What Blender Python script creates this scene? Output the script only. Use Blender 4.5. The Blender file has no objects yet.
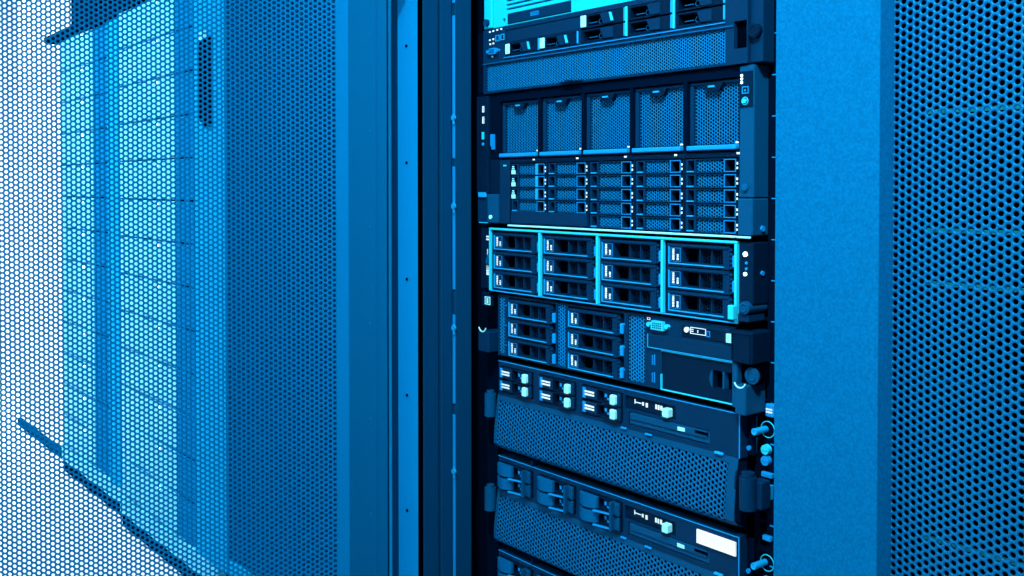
import bpy, math, random
import numpy as np
from mathutils import Vector

random.seed(7)
sc = bpy.context.scene
COL = sc.collection

# ------------------------------------------------------------------ materials
def mat(name, col, rough=.5, metal=0.0, spec=.25, speck=0.0, sscale=900, bump=0.0, tint=(.02, .60, 1), coat=0.0):
    m = bpy.data.materials.new(name); m.use_nodes = True
    nt = m.node_tree; N = nt.nodes; L = nt.links
    b = N['Principled BSDF']
    b.inputs['Roughness'].default_value = rough
    b.inputs['Metallic'].default_value = metal
    b.inputs['Specular IOR Level'].default_value = spec
    b.inputs['Specular Tint'].default_value = (*tint, 1)
    b.inputs['Coat Weight'].default_value = coat
    tc = N.new('ShaderNodeTexCoord')
    no = N.new('ShaderNodeTexNoise'); no.inputs['Scale'].default_value = sscale
    no.inputs['Detail'].default_value = 3
    L.new(tc.outputs['Object'], no.inputs['Vector'])
    rp = N.new('ShaderNodeValToRGB')
    k0, k1 = 1 - speck, 1 + speck
    rp.color_ramp.elements[0].position = .3; rp.color_ramp.elements[1].position = .7
    rp.color_ramp.elements[0].color = (*[c * k0 for c in col], 1)
    rp.color_ramp.elements[1].color = (*[min(1, c * k1) for c in col], 1)
    L.new(no.outputs['Fac'], rp.inputs['Fac'])
    L.new(rp.outputs['Color'], b.inputs['Base Color'])
    if bump:
        bp = N.new('ShaderNodeBump'); bp.inputs['Strength'].default_value = bump
        bp.inputs['Distance'].default_value = .0006
        L.new(no.outputs['Fac'], bp.inputs['Height'])
        L.new(bp.outputs['Normal'], b.inputs['Normal'])
    return m

def emat(name, col, strength):
    m = bpy.data.materials.new(name); m.use_nodes = True
    b = m.node_tree.nodes['Principled BSDF']
    b.inputs['Base Color'].default_value = (*col, 1)
    b.inputs['Emission Color'].default_value = (*col, 1)
    b.inputs['Emission Strength'].default_value = strength
    return m

M = dict(
    strip=mat('bright_blue_steel', (.0008, .205, .53), .5, spec=0, speck=.06),
    panel=mat('blue_powder_coat', (.0006, .120, .315), .55, spec=0, speck=.16, sscale=380, bump=.3),
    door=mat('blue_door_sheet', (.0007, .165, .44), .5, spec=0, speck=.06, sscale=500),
    flange=mat('blue_flange_steel', (.0006, .128, .335), .5, spec=0, speck=.06),
    stile=mat('bright_blue_frame', (.003, .30, .64), .5, spec=0, speck=.04),
    gloss=mat('glossy_blue_door_sheet', (.0005, .100, .28), .32, spec=.6, speck=.05, sscale=500),
    shade=mat('shaded_door_sheet', (.0005, .060, .185), .5, spec=0, speck=.06, sscale=500),  # shadow of the swung-out door is put into this darker colour
    frame=mat('blue_rack_steel', (.0006, .090, .25), .5, spec=0, speck=.06),
    post=mat('dark_blue_steel', (.0005, .044, .130), .5, spec=0, speck=.06),
    inner=mat('black_blue_steel', (.0002, .0045, .018), .6, spec=0, speck=.05),
    black=mat('black_plastic', (.0001, .0012, .005), .6, spec=0),
    body=mat('navy_plastic', (.0003, .022, .072), .42, spec=.14, speck=.10, sscale=700, bump=.12),
    body2=mat('deep_navy_plastic', (.0002, .0090, .033), .42, spec=.12, speck=.06),
    ear=mat('steel_blue_plastic', (.0005, .056, .158), .42, spec=.15, speck=.10, sscale=800, bump=.15),
    mesh=mat('blue_server_grille', (.0008, .16, .44), .35, spec=.3, speck=.05),
    mesh3=mat('deep_blue_bezel_grille', (.0006, .100, .285), .35, spec=.3, speck=.05),
    mesh2=mat('navy_server_grille', (.0006, .14, .38), .35, spec=.3, speck=.05),
    edge=mat('pale_cyan_metal_edge', (.012, .56, .84), .35, spec=.6),
    line=mat('bright_blue_edge', (.003, .32, .75), .35, spec=.6),
    tab=mat('blue_latch_plastic', (.002, .24, .66), .35, spec=.5),
    cyan=mat('cyan_painted_front', (.003, .52, .78), .5, spec=.3, speck=.04),
    latch=mat('icy_latch_plastic', (.30, .88, .98), .35, spec=.5),
    white=mat('white_label', (.96, .97, .98), .6, spec=.2, tint=(1, 1, 1)),
    print=mat('white_print', (.80, .93, .97), .6, spec=.2, tint=(1, 1, 1)),
    chrome=mat('bright_metal', (.35, .82, .98), .25, metal=.9, spec=.5),
    pale=mat('pale_module_front', (.07, .52, .82), .4, spec=.1, speck=.03, sscale=60),
    paled=mat('blue_module_end', (.001, .15, .40), .5, spec=0, speck=.03, sscale=60),
    ivory=mat('white_cabinet_paint', (.86, .93, .95), .5, spec=.3, tint=(1, 1, 1)),
    wall=mat('white_wall_paint', (.90, .94, .95), .8, spec=.1, speck=.01, sscale=30, tint=(1, 1, 1)),
    floor=mat('white_floor_tiles', (.72, .78, .80), .45, spec=.25, speck=.02, sscale=12, tint=(1, 1, 1)),
    led=emat('lit_led', (.55, .95, 1.0), 4.0),
    ledb=emat('lit_blue_led', (.05, .55, 1.0), 1.2),
)

# ------------------------------------------------------------------ mesh building
class MB:
    def __init__(s): s.v = []; s.f = []
    def add(s, vs, fs):
        o = len(s.v); s.v += [tuple(p) for p in vs]; s.f += [[o + i for i in f] for f in fs]; return s
    def box(s, x0, x1, y0, y1, z0, z1, c=0.0):
        if c <= 0:
            return s.add([(x, y, z) for x in (x0, x1) for y in (y0, y1) for z in (z0, z1)],
                         [(0, 1, 3, 2), (4, 6, 7, 5), (0, 4, 5, 1), (2, 3, 7, 6), (0, 2, 6, 4), (1, 5, 7, 3)])
        c = min(c, (x1 - x0) * .45, (y1 - y0) * .45, (z1 - z0) * .45)
        lo = (x0, y0, z0); hi = (x1, y1, z1); idx = {}; vs = []
        for sx in (0, 1):
            for sy in (0, 1):
                for sz in (0, 1):
                    sg = (sx, sy, sz)
                    for a in range(3):
                        p = [(hi[k] if sg[k] else lo[k]) if k == a else ((hi[k] - c) if sg[k] else (lo[k] + c)) for k in range(3)]
                        idx[(sg, a)] = len(vs); vs.append(p)
        fs = []
        for a in range(3):
            b, d = (a + 1) % 3, (a + 2) % 3
            for sa in (0, 1):
                q = []
                for sb, sd in ((0, 0), (1, 0), (1, 1), (0, 1)):
                    g = [0, 0, 0]; g[a] = sa; g[b] = sb; g[d] = sd; q.append(idx[(tuple(g), a)])
                fs.append(q if sa else q[::-1])
            for sb in (0, 1):
                for sd in (0, 1):
                    g0 = [0, 0, 0]; g1 = [0, 0, 0]; g0[b] = g1[b] = sb; g0[d] = g1[d] = sd; g1[a] = 1
                    q = [idx[(tuple(g0), b)], idx[(tuple(g1), b)], idx[(tuple(g1), d)], idx[(tuple(g0), d)]]
                    fs.append(q if sb != sd else q[::-1])
        for sg in [(x, y, z) for x in (0, 1) for y in (0, 1) for z in (0, 1)]:
            t = [idx[(sg, 0)], idx[(sg, 1)], idx[(sg, 2)]]
            fs.append(t if sum(sg) % 2 else t[::-1])
        return s.add(vs, fs)
    def prism(s, poly, axis, lo, hi):
        n = len(poly)
        def pt(a, b, t):
            return {'x': (t, a, b), 'y': (a, t, b), 'z': (a, b, t)}[axis]
        vs = [pt(a, b, lo) for a, b in poly] + [pt(a, b, hi) for a, b in poly]
        fs = [list(range(n))[::-1], list(range(n, 2 * n))] + [(i, (i + 1) % n, n + (i + 1) % n, n + i) for i in range(n)]
        return s.add(vs, fs)
    def cyl(s, a, b, r, axis, lo, hi, n=20, r2=None):
        r2 = r if r2 is None else r2
        def pt(rr, t, k):
            u = a + rr * math.cos(2 * math.pi * k / n); w = b + rr * math.sin(2 * math.pi * k / n)
            return {'x': (t, u, w), 'y': (u, t, w), 'z': (u, w, t)}[axis]
        vs = [pt(r, lo, k) for k in range(n)] + [pt(r2, hi, k) for k in range(n)]
        fs = [list(range(n))[::-1], list(range(n, 2 * n))] + [(i, (i + 1) % n, n + (i + 1) % n, n + i) for i in range(n)]
        return s.add(vs, fs)
    def ring(s, a, b, r, t, axis, c, n=28, m=8, a0=0, a1=2 * math.pi):
        full = abs(a1 - a0) > 6.28; vs = []; fs = []
        cnt = n if full else n + 1
        for i in range(cnt):
            th = a0 + (a1 - a0) * i / n
            for j in range(m):
                ph = 2 * math.pi * j / m
                u = a + (r + t * math.cos(ph)) * math.cos(th); w = b + (r + t * math.cos(ph)) * math.sin(th); d = c + t * math.sin(ph)
                vs.append({'x': (d, u, w), 'y': (u, d, w), 'z': (u, w, d)}[axis])
        for i in range(n if full else n):
            i2 = (i + 1) % cnt
            for j in range(m):
                fs.append((i * m + j, i2 * m + j, i2 * m + (j + 1) % m, i * m + (j + 1) % m))
        return s.add(vs, fs)
    def frame(s, x0, x1, z0, z1, wl, wr, wb, wt, y0, y1, c=0):   # rectangular ring of four bars
        s.box(x0, x1, y0, y1, z1 - wt, z1, c); s.box(x0, x1, y0, y1, z0, z0 + wb, c)
        s.box(x0, x0 + wl, y0, y1, z0 + wb, z1 - wt, c); s.box(x1 - wr, x1, y0, y1, z0 + wb, z1 - wt, c)
        return s
    def window(s, x0, x1, z0, z1, holes, y0, y1):                # a plate with rectangular openings
        xs = sorted({x0, x1, *[h[0] for h in holes], *[h[1] for h in holes]})
        zs = sorted({z0, z1, *[h[2] for h in holes], *[h[3] for h in holes]})
        nx, nz = len(xs), len(zs)
        solid = lambda i, j: 0 <= i < nx - 1 and 0 <= j < nz - 1 and not any(
            h[0] - 1e-9 <= xs[i] and xs[i + 1] <= h[1] + 1e-9 and h[2] - 1e-9 <= zs[j] and zs[j + 1] <= h[3] + 1e-9 for h in holes)
        V = {}; vs = []; fs = []
        def vid(i, j, k):
            if (i, j, k) not in V:
                V[(i, j, k)] = len(vs); vs.append((xs[i], (y0, y1)[k], zs[j]))
            return V[(i, j, k)]
        for i in range(nx - 1):
            for j in range(nz - 1):
                if not solid(i, j): continue
                fs.append((vid(i, j, 0), vid(i + 1, j, 0), vid(i + 1, j + 1, 0), vid(i, j + 1, 0)))
                fs.append((vid(i, j, 1), vid(i, j + 1, 1), vid(i + 1, j + 1, 1), vid(i + 1, j, 1)))
                if not solid(i - 1, j): fs.append((vid(i, j, 0), vid(i, j + 1, 0), vid(i, j + 1, 1), vid(i, j, 1)))
                if not solid(i + 1, j): fs.append((vid(i + 1, j, 0), vid(i + 1, j, 1), vid(i + 1, j + 1, 1), vid(i + 1, j + 1, 0)))
                if not solid(i, j - 1): fs.append((vid(i, j, 0), vid(i, j, 1), vid(i + 1, j, 1), vid(i + 1, j, 0)))
                if not solid(i, j + 1): fs.append((vid(i, j + 1, 0), vid(i + 1, j + 1, 0), vid(i + 1, j + 1, 1), vid(i, j + 1, 1)))
        return s.add(vs, fs)

def link(name, me, m, parent=None, loc=None, off=(0, 0, 0)):
    o = bpy.data.objects.new(name, me); COL.objects.link(o)
    if m is not None and not me.materials: me.materials.append(m)
    if parent: o.parent = parent
    if loc: o.location = loc
    return o

def to_mesh(name, mb, off=(0, 0, 0)):
    me = bpy.data.meshes.new(name)
    me.from_pydata([(x - off[0], y - off[1], z - off[2]) for x, y, z in mb.v], [], mb.f)
    me.update(); return me

def perf_mesh(name, x0, x1, z0, z1, y, pitch, r, t, n=12, fn=None, off=(0, 0, 0), ch=0.0):
    """Perforated sheet: staggered columns of round holes, real thickness, welded into one surface."""
    R = pitch / math.sqrt(3); dx = 1.5 * R
    nc = max(2, int(round((x1 - x0) / dx))); nr = max(1, int(round((z1 - z0) / pitch)))
    ci, ri = np.meshgrid(np.arange(nc), np.arange(nr), indexing='ij')
    ci = ci.ravel(); ri = ri.ravel()
    cx = x0 + R * .75 + ci * dx; cz = z0 + pitch * .5 + ri * pitch + (ci % 2) * pitch * .5
    a6 = np.arange(6) * math.pi / 3; an = np.arange(n) * 2 * math.pi / n
    def ringpts(rr): return rr * np.cos(an), rr * np.sin(an)
    fx, fz = ringpts(r + ch); bx_, bz_ = ringpts(r)
    def layer(px, pz, yy):
        X = np.clip(cx[:, None] + px[None], x0, x1); Z = np.clip(cz[:, None] + pz[None], z0, z1 + pitch * .5)
        return np.stack([X, np.full_like(X, yy), Z], -1)
    hcx, hcz = R * np.cos(a6), R * np.sin(a6)
    K = 6 + n
    parts = [layer(hcx, hcz, y), layer(fx, fz, y), layer(hcx, hcz, y + t), layer(bx_, bz_, y + t)]
    if ch > 0: parts.append(layer(bx_, bz_, y + ch))
    V = np.concatenate(parts, 1).reshape(-1, 3)
    T_ = 2 * K + (n if ch > 0 else 0)
    key = np.round(V / 2e-6).astype(np.int64)
    kk = (key[:, 0] + 40000000) * (1 << 40) // 1
    kk = kk + (key[:, 2] + 40000000) * 16 + (np.round((V[:, 1] - y) / t * 6)).astype(np.int64)
    _, first, inv = np.unique(kk, return_index=True, return_inverse=True)
    step = n // 6; faces = []
    for i in range(6):
        j = (i + 1) % 6
        hs = [6 + (i * step + k) % n for k in range(step + 1)]
        faces.append([i, j] + hs[::-1])
        faces.append([K + j, K + i] + [K + h for h in hs])
    q = 2 * K if ch > 0 else 6
    walls = [[q + k, q + (k + 1) % n, K + 6 + (k + 1) % n, K + 6 + k] for k in range(n)]
    if ch > 0: walls += [[6 + k, 6 + (k + 1) % n, q + (k + 1) % n, q + k] for k in range(n)]
    base = (np.arange(len(cx)) * T_)[:, None]
    f1 = inv[(base[:, :, None] + np.array(faces)[None]).reshape(-1)]
    f2 = inv[(base[:, :, None] + np.array(walls)[None]).reshape(-1)]
    n1 = len(cx) * len(faces); L1 = len(faces[0]); n2 = len(cx) * len(walls)
    VV = V[first]
    if fn is not None: VV = fn(VV)
    VV = VV - np.array(off)
    me = bpy.data.meshes.new(name)
    me.vertices.add(len(VV)); me.vertices.foreach_set('co', VV.astype(np.float32).ravel())
    loops = np.concatenate([f1, f2]).astype(np.int32)
    me.loops.add(len(loops)); me.loops.foreach_set('vertex_index', loops)
    me.polygons.add(n1 + n2)
    tot = np.concatenate([np.full(n1, L1), np.full(n2, 4)]).astype(np.int32)
    st = np.concatenate([[0], np.cumsum(tot)[:-1]]).astype(np.int32)
    me.polygons.foreach_set('loop_start', st)
    try: me.polygons.foreach_set('loop_total', tot)
    except Exception: pass
    me.update(calc_edges=True); me.validate()
    return me

def struct(name, mb, m):
    o = link(name, to_mesh(name, mb), m); o['kind'] = 'structure'; return o

class Thing:
    """An Empty at the thing's base with mesh parts in its own coordinates."""
    def __init__(s, name, label, cat, base, group=None):
        s.o = bpy.data.objects.new(name, None); COL.objects.link(s.o)
        s.o.empty_display_size = .05
        s.o.location = base; s.base = base
        s.o['label'] = label; s.o['category'] = cat
        if group: s.o['group'] = group
    def part(s, name, mb, m, parent=None, label=None):
        o = link(name, to_mesh(name, mb, s.base), M[m], parent or s.o)
        if label: o['label'] = label
        return o
    def perf(s, name, m, x0, x1, z0, z1, y, pitch, r, t=.0009, parent=None, n=12, fn=None, ch=0.0):
        return link(name, perf_mesh(name, x0, x1, z0, z1, y, pitch, r, t, n, fn, s.base, ch), M[m], parent or s.o)

def dup_part(p, loc, parent=None):
    c = p.copy(); COL.objects.link(c); c.location = Vector(p.location) + Vector(loc)
    if parent: c.parent = parent
    for ch in list(p.children):
        d = ch.copy(); COL.objects.link(d); d.parent = c
    return c

def dup_thing(t, base, label, group=None):
    r = t.copy(); COL.objects.link(r); r.location = base; r['label'] = label
    if group: r['group'] = group
    for ch in list(t.children): 
        c = dup_part(ch, (0, 0, 0), r)
    return r

def dashes(mb, x0, z0, w, h, rows, y, vertical=False, th=.0006):
    """Tiny printed characters: rows of short raised strokes."""
    for r in range(rows):
        if vertical:
            xx = x0 + w * (r + .15) / rows; ww = w * .6 / rows; z = z0
            while z < z0 + h:
                d = random.choice((.0012, .0018, .0026)); mb.box(xx, xx + ww, y - th, y, z, min(z + d, z0 + h)); z += d + .0006
        else:
            zz = z0 + h * (r + .15) / rows; hh = h * .6 / rows; x = x0
            while x < x0 + w:
                d = random.choice((.0012, .002, .003)); mb.box(x, min(x + d, x0 + w), y - th, y, zz, zz + hh); x += d + .0006

# ------------------------------------------------------------------ the setting
H = 2.6
struct('floor', MB().box(-4.4, 3.2, -3.0, 1.6, -.05, 0), M['floor'])
struct('ceiling', MB().box(-4.4, 3.2, -3.0, 1.6, H, H + .05), M['wall'])
struct('wall_left', MB().box(-4.45, -4.4, -3.0, 1.6, 0, H), M['wall'])
struct('wall_right', MB().box(3.2, 3.25, -3.0, 1.6, 0, H), M['wall'])
struct('wall_back', MB().box(-4.4, 3.2, 1.6, 1.65, 0, H), M['wall'])
struct('wall_front', MB().box(-4.4, 3.2, -3.05, -3.0, 0, H), M['wall'])

RT = 1.33           # rack height
# ------------------------------------------------------------------ open rack
rack = Thing('server_rack', 'open blue-black server rack with its perforated door swung out to the left', 'server rack', (.22, .4, 0))
R = rack
R.part('side_panel', MB().box(-.135, -.125, .03, .95, .08, RT - .02), 'inner')
R.part('side_panel', MB().box(.535, .541, -.05, .95, .08, RT - .02), 'inner')
R.part('rear_panel', MB().box(-.125, .535, .94, .95, .08, RT - .02), 'inner')
R.part('roof', MB().box(-.135, .541, -.079, .95, RT - .02, RT, .002), 'frame')
R.part('plinth', MB().box(-.135, .541, -.07, .95, 0, .08, .003), 'inner')
strip = R.part('front_strip', MB().box(-.118, -.067, -.08, -.0785, .08, RT - .021, .0005), 'strip', label='bright blue front strip with small screws')
R.part('post_back', MB().box(-.146, -.118, -.0585, .02, .08, RT - .021), 'inner')
scr = R.part('screw', MB().cyl(-.0935, .902, .0022, 'y', -.0815, -.0799, 12), 'inner', strip)
for k in (-4, -3, -2, -1, 1, 2):
    dup_part(scr, (0, 0, .1685 * k), strip)
R.part('gap_shade_bar', MB().box(-.146, -.1195, -.074, -.06, .08, RT - .021, .001), 'post')  # added dark bar; its colour stands for shade in the gap
R.part('post_channel', MB().box(-.0700, -.0675, -.069, -.0425, .08, RT - .021, .0010), 'post')
R.part('post_rib', MB().box(-.105, -.0665, -.0385, -.0195, .08, RT - .021, .0009), 'post')
bar = MB()
for z0, z1 in ((.09, .533), (.549, .680), (.717, .897), (.909, 1.117), (1.135, RT - .022)):
    bar.box(-.067, -.0612, -.0185, -.017, z0, z1, .0004)
R.part('lit_edge', bar, 'tab', label='bright slotted edge of the inner post')
R.part('inner_post', MB().box(-.105, -.0612, -.0165, .012, .08, RT - .021, .0008), 'post')
for z in (.968, .839, .661, .450):
    R.part('cable_clip', MB().cyl(-.0612, z, .0042, 'y', -.022, -.0187, 12).box(-.063, -.0595, -.0215, -.0187, z - .010, z + .006, .0008), 'line')
def rail(x0, x1, hx):
    holes = []
    z = .102
    while z < RT - .05:
        for d in (.0064, .0222, .038):
            holes.append((hx - .0047, hx + .0047, z + d - .0047, z + d + .0047))
        z += .04445
    return MB().window(x0, x1, .085, RT - .03, holes, .0245, .0265).box(x1 - .002 if x0 < 0 else x0, x1 if x0 < 0 else x0 + .002, .0265, .07, .085, RT - .03)
R.part('mounting_rail', rail(-.044, -.002, -.014), 'inner')
rr_ = R.part('mounting_rail', rail(.4395, .50, .451), 'inner')
for q in rack.o.children:
    if q.name.startswith('mounting_rail'): q.location.y = .004
# rack-unit ticks on the edge of the right rail
tk = MB()
for k in range(-12, 7):
    z = .811 + k * .04445
    tk.box(.4605, .4660, .0236, .0246, z - .0006, z + .0006)
R.part('unit_marks', tk, 'tab', rr_)

# perforated door, swung out (direction e from the hinge side towards the camera's left)
e = Vector((-.54, -.8417, 0)).normalized(); nrm = Vector((-e.y, e.x, 0))   # nrm: towards the camera side
nrm = Vector((.8417, -.54, 0)).normalized()
P0 = Vector((-.072, -.188, 0))
DZ0, DZ1 = .09, 1.30; DW = .60
def on_door(V):           # local: x along e from the hinge, y away from the camera, z up
    out = np.empty_like(V)
    out[:, 0] = P0.x + e.x * V[:, 0] - nrm.x * V[:, 1]
    out[:, 1] = P0.y + e.y * V[:, 0] - nrm.y * V[:, 1]
    out[:, 2] = V[:, 2]
    return out
def door_mb(mb):
    V = on_door(np.array(mb.v)); mb.v = [tuple(p) for p in V]; return mb
PITCH, HR = .0070, .00245
od = R.part('door_frame', door_mb(MB().box(0, .017, 0, .0012, DZ0, DZ1).box(DW - .03, DW, 0, .02, DZ0, DZ1, .001).box(.017, DW - .03, -.0, .018, DZ1 - .02, DZ1).box(.017, DW - .03, 0, .018, DZ0, DZ0 + .02)), 'door', label='swung-out door frame')
R.perf('door_mesh', 'door', .0165, DW - .028, DZ0 + .01, DZ1 - .015, .0, PITCH, HR, .0014, od, fn=on_door, ch=.0003)
fl = MB().box(-.0738, -.072, -.188, -.125, DZ0, DZ1).box(-.0735, -.0708, -.146, -.1445, DZ0, DZ1).box(-.0875, -.072, -.127, -.124, DZ0, DZ1)
fo = R.part('door_flange', fl, 'flange', od)
sp = MB()
for k in range(-5, 3):
    sp.cyl(-.155, .945 + k * .133, .0019, 'x', -.0722, -.0712, 10)
R.part('flange_screws', sp, 'door', od)
R.part('hinge', MB().cyl(-.09, -.10, .006, 'z', .18, .24, 16).box(-.09, -.0735, -.128, -.10, .185, .235), 'inner')
R.part('hinge', MB().cyl(-.09, -.10, .006, 'z', 1.15, 1.21, 16).box(-.09, -.0735, -.128, -.10, 1.155, 1.205), 'inner')

# ------------------------------------------------------------------ closed neighbouring racks
door_me = {}
def closed_rack(x0, x1, label, stile, yp=-.08, ym=-.06, side=.04, dm='door', fm='panel'):
    T = Thing('server_rack', label, 'server rack', ((x0 + x1) / 2, .4, 0))
    T.part('side_panel', MB().box(x0, x0 + .008, -.04, .95, .08, RT - .02), 'inner')
    T.part('side_panel', MB().box(x1 - .008, x1, -.04, .95, .08, RT - .02), 'inner')
    T.part('rear_panel', MB().box(x0 + .008, x1 - .008, .94, .95, .08, RT - .02), 'inner')
    T.part('roof', MB().box(x0, x1, -.05, .95, RT - .02, RT, .002), 'frame')
    T.part('plinth', MB().box(x0, x1, -.045, .95, 0, .08, .003), 'inner')
    T.part('mounting_rail', MB().box(x0 + .06, x0 + .075, .06, .064, .09, RT - .03), 'inner')
    T.part('mounting_rail', MB().box(x1 - .075, x1 - .06, .06, .064, .09, RT - .03), 'inner')
    fr = MB().prism([(x0 + .002, yp), (x0 + stile, yp), (x0 + stile, ym + .002), (x0 + .002, ym + .002)], 'z', .09, RT - .025)
    fr.box(x1 - side, x1 - .002, ym - .004, ym + .012, .09, RT - .025, .001)
    fr.box(x0 + stile, x1 - side, ym - .003, ym + .010, RT - .06, RT - .025, .001)
    fr.box(x0 + stile, x1 - side, ym - .003, ym + .010, .09, .12, .001)
    d = T.part('door_frame', fr, fm, label='solid blue door stile')
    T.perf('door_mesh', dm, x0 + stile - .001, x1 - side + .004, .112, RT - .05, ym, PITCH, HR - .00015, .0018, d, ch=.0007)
    return T
rr = closed_rack(.5420, 1.20, 'closed rack with a wide plain blue stile and coarse black-holed mesh door', .1090, ym=-.0575, dm='gloss')
lr = closed_rack(-.835, -.150, 'closed rack whose shade-coloured mesh door shows through the swung-out door', .055, yp=-.066, dm='shade', fm='stile')

# equipment behind the closed mesh doors
def small_server(x0, x1, z, h, label, group=None, lit=False, yf=.055):
    T = Thing('rack_server', label, 'server', ((x0 + x1) / 2, yf, z), group)
    T.part('chassis', MB().box(x0, x1, yf, yf + .5, z + .001, z + h - .001), 'black')
    fp = T.part('front_panel', MB().window(x0, x1, z + .001, z + h - .001, [(x0 + .03, x1 - .05, z + h * .25, z + h * .75)], yf - .008, yf - .0005), 'inner')
    T.part('edge_trim', MB().box(x0 + .002, x1 - .002, yf - .010, yf - .0085, z + h - .006, z + h - .002), 'edge' if lit else 'post', fp)  # where lit, the pale colour stands for light caught on the edge
    l = MB()
    for k in range(4): l.cyl(x1 - .04 + k * .008, z + h * .5, .0022, 'y', yf - .011, yf - .008, 10)
    T.part('status_lights', l, 'led', fp)
    return T
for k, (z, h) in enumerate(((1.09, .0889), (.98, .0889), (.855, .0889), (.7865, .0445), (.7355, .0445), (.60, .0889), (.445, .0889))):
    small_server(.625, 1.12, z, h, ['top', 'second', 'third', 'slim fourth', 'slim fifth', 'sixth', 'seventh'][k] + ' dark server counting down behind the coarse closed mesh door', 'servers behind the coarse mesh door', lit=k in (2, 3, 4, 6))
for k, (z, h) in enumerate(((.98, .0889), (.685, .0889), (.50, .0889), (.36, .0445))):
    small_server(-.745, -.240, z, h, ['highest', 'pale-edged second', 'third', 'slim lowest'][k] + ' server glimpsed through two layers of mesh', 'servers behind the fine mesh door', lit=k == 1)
cb = Thing('glint_loops', 'added pale loops imitating bright glints behind the closed mesh door left of centre', 'glint loops', (-.55, .03, .63))  # added loops; their pale colour imitates a bright cluster of glints
for k in range(3):
    cb.part('cable', MB().ring(-.56 + .03 * k, .665 - .01 * k, .035 + .006 * k, .0035, 'y', .032 + .004 * k, n=30), 'edge')

# far racks of pale modules
ORD = ['top', 'second', 'third', 'fourth', 'fifth', 'sixth', 'seventh', 'eighth', 'ninth', 'tenth', 'eleventh', 'twelfth', 'lowest']
def far_rack(x0, x1, yf, label):
    T = Thing('equipment_rack', label, 'server rack', ((x0 + x1) / 2, .4, 0))
    T.part('cabinet', MB().box(x0, x0 + .01, yf + .004, .95, .08, RT - .023).box(x1 - .01, x1, yf + .004, .95, .08, RT - .023).box(x0, x1, .94, .95, .08, RT - .02), 'paled')
    T.part('roof', MB().box(x0, x1, yf - .012, .95, RT - .022, RT, .002), 'inner', label='dark roof lip')
    T.part('plinth', MB().box(x0, x1, yf + .004, .95, 0, .035, .002), 'inner')
    T.part('base_rail', MB().box(x0, x1, yf - .002, yf + .05, .036, .0845, .002), 'pale')
    return T
def modules(x0, xm, x1, yf, desc, group, nz=13, lo=.086):
    proto = None
    k = 0; zt = 1.304
    while zt - .0937 > lo - .01:
        lab = '%s %s' % (ORD[min(k, 12)], desc)
        base = ((x0 + x1) / 2, yf, zt - .0937)
        if proto is None:
            T = Thing('storage_module', lab, 'module', base, group)
            z0 = zt - .0937
            b = T.part('front_panel', MB().box(x0, xm, yf, yf + .02, z0 + .002, zt - .002, .002), 'pale')
            T.part('end_panel', MB().box(xm, x1, yf + .003, yf + .02, z0 + .002, zt - .002, .001), 'paled', label='blue end panel')
            T.part('housing', MB().box(x0 + .01, x1 - .01, yf + .02, yf + .5, z0 + .003, zt - .003), 'inner')
            xl = x0 + (xm - x0) * .71
            T.part('status_light', MB().cyl(xl, zt - .012, .0042, 'y', yf - .003, yf, 12), 'led', b)
            proto = T.o
        else:
            dup_thing(proto, base, lab, group)
        zt -= .0937; k += 1
f3 = far_rack(-1.462, -.838, -.06, 'nearer of the two far racks of pale modules, with a black swing handle')
st = f3.part('door_stile', MB().box(-.948, -.840, -.062, -.05, .08, RT - .025, .002), 'stile')
f3.part('handle_plate', MB().box(-.892, -.846, -.068, -.062, .99, 1.172, .003), 'inner', st)
f3.part('swing_handle', MB().box(-.884, -.854, -.078, -.068, 1.0, 1.15, .004).cyl(-.869, 1.155, .011, 'y', -.078, -.068, 18), 'black', st, 'black swing handle')
f3.part('hasp', MB().box(-.890, -.852, -.076, -.068, 1.168, 1.186, .003), 'chrome', st, 'bright metal hasp')
modules(-1.446, -1.066, -.955, -.06, 'pale module counting down the nearer far rack, beside the black swing handle', 'pale modules in the nearer far rack')
f4 = far_rack(-2.075, -1.472, -.04, 'farther rack of pale modules beside the bare white wall')
f4.part('door_stile', MB().box(-1.605, -1.486, -.043, -.03, .08, RT - .025, .002), 'stile')
modules(-2.060, -1.745, -1.61, -.04, 'pale module counting down the farther rack, beside the white wall', 'pale modules in the farther rack')
ud = Thing('junction_box', 'dark blue-black box standing on the roof of the farther rack', 'box', (-1.76, .0, RT))
bb = ud.part('housing', MB().box(-1.99, -1.76, -.028, .3, RT, RT + .16, .004), 'inner')
ud.part('lid', MB().box(-1.995, -1.755, -.033, .305, RT + .1605, RT + .175, .003), 'frame', bb)
wc = Thing('white_cabinet', 'overexposed white cabinet with a dark plinth at the far end of the row', 'cabinet', (-2.42, .4, 0))
wc.part('body', MB().box(-2.79, -2.085, 0.0, .95, .027, RT + .2, .004), 'ivory')
wc.part('plinth', MB().box(-2.79, -2.085, -.008, .9, 0, .026, .002), 'post')
wc.part('roof_hook', MB().box(-2.21, -2.087, -.05, -.002, RT - .02, RT, .003), 'inner')

# ------------------------------------------------------------------ servers in the open rack
FY = 0.0
def server(name, label, z0, z1, depth=.6, x0=.0, x1=.432):
    T = Thing(name, label, 'server', (.2185, 0, z0)); T.o.location.y = .004
    T.part('chassis', MB().box(x0, x1, .032, depth, z0 + .0012, z1 - .0012), 'black')
    return T

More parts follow.
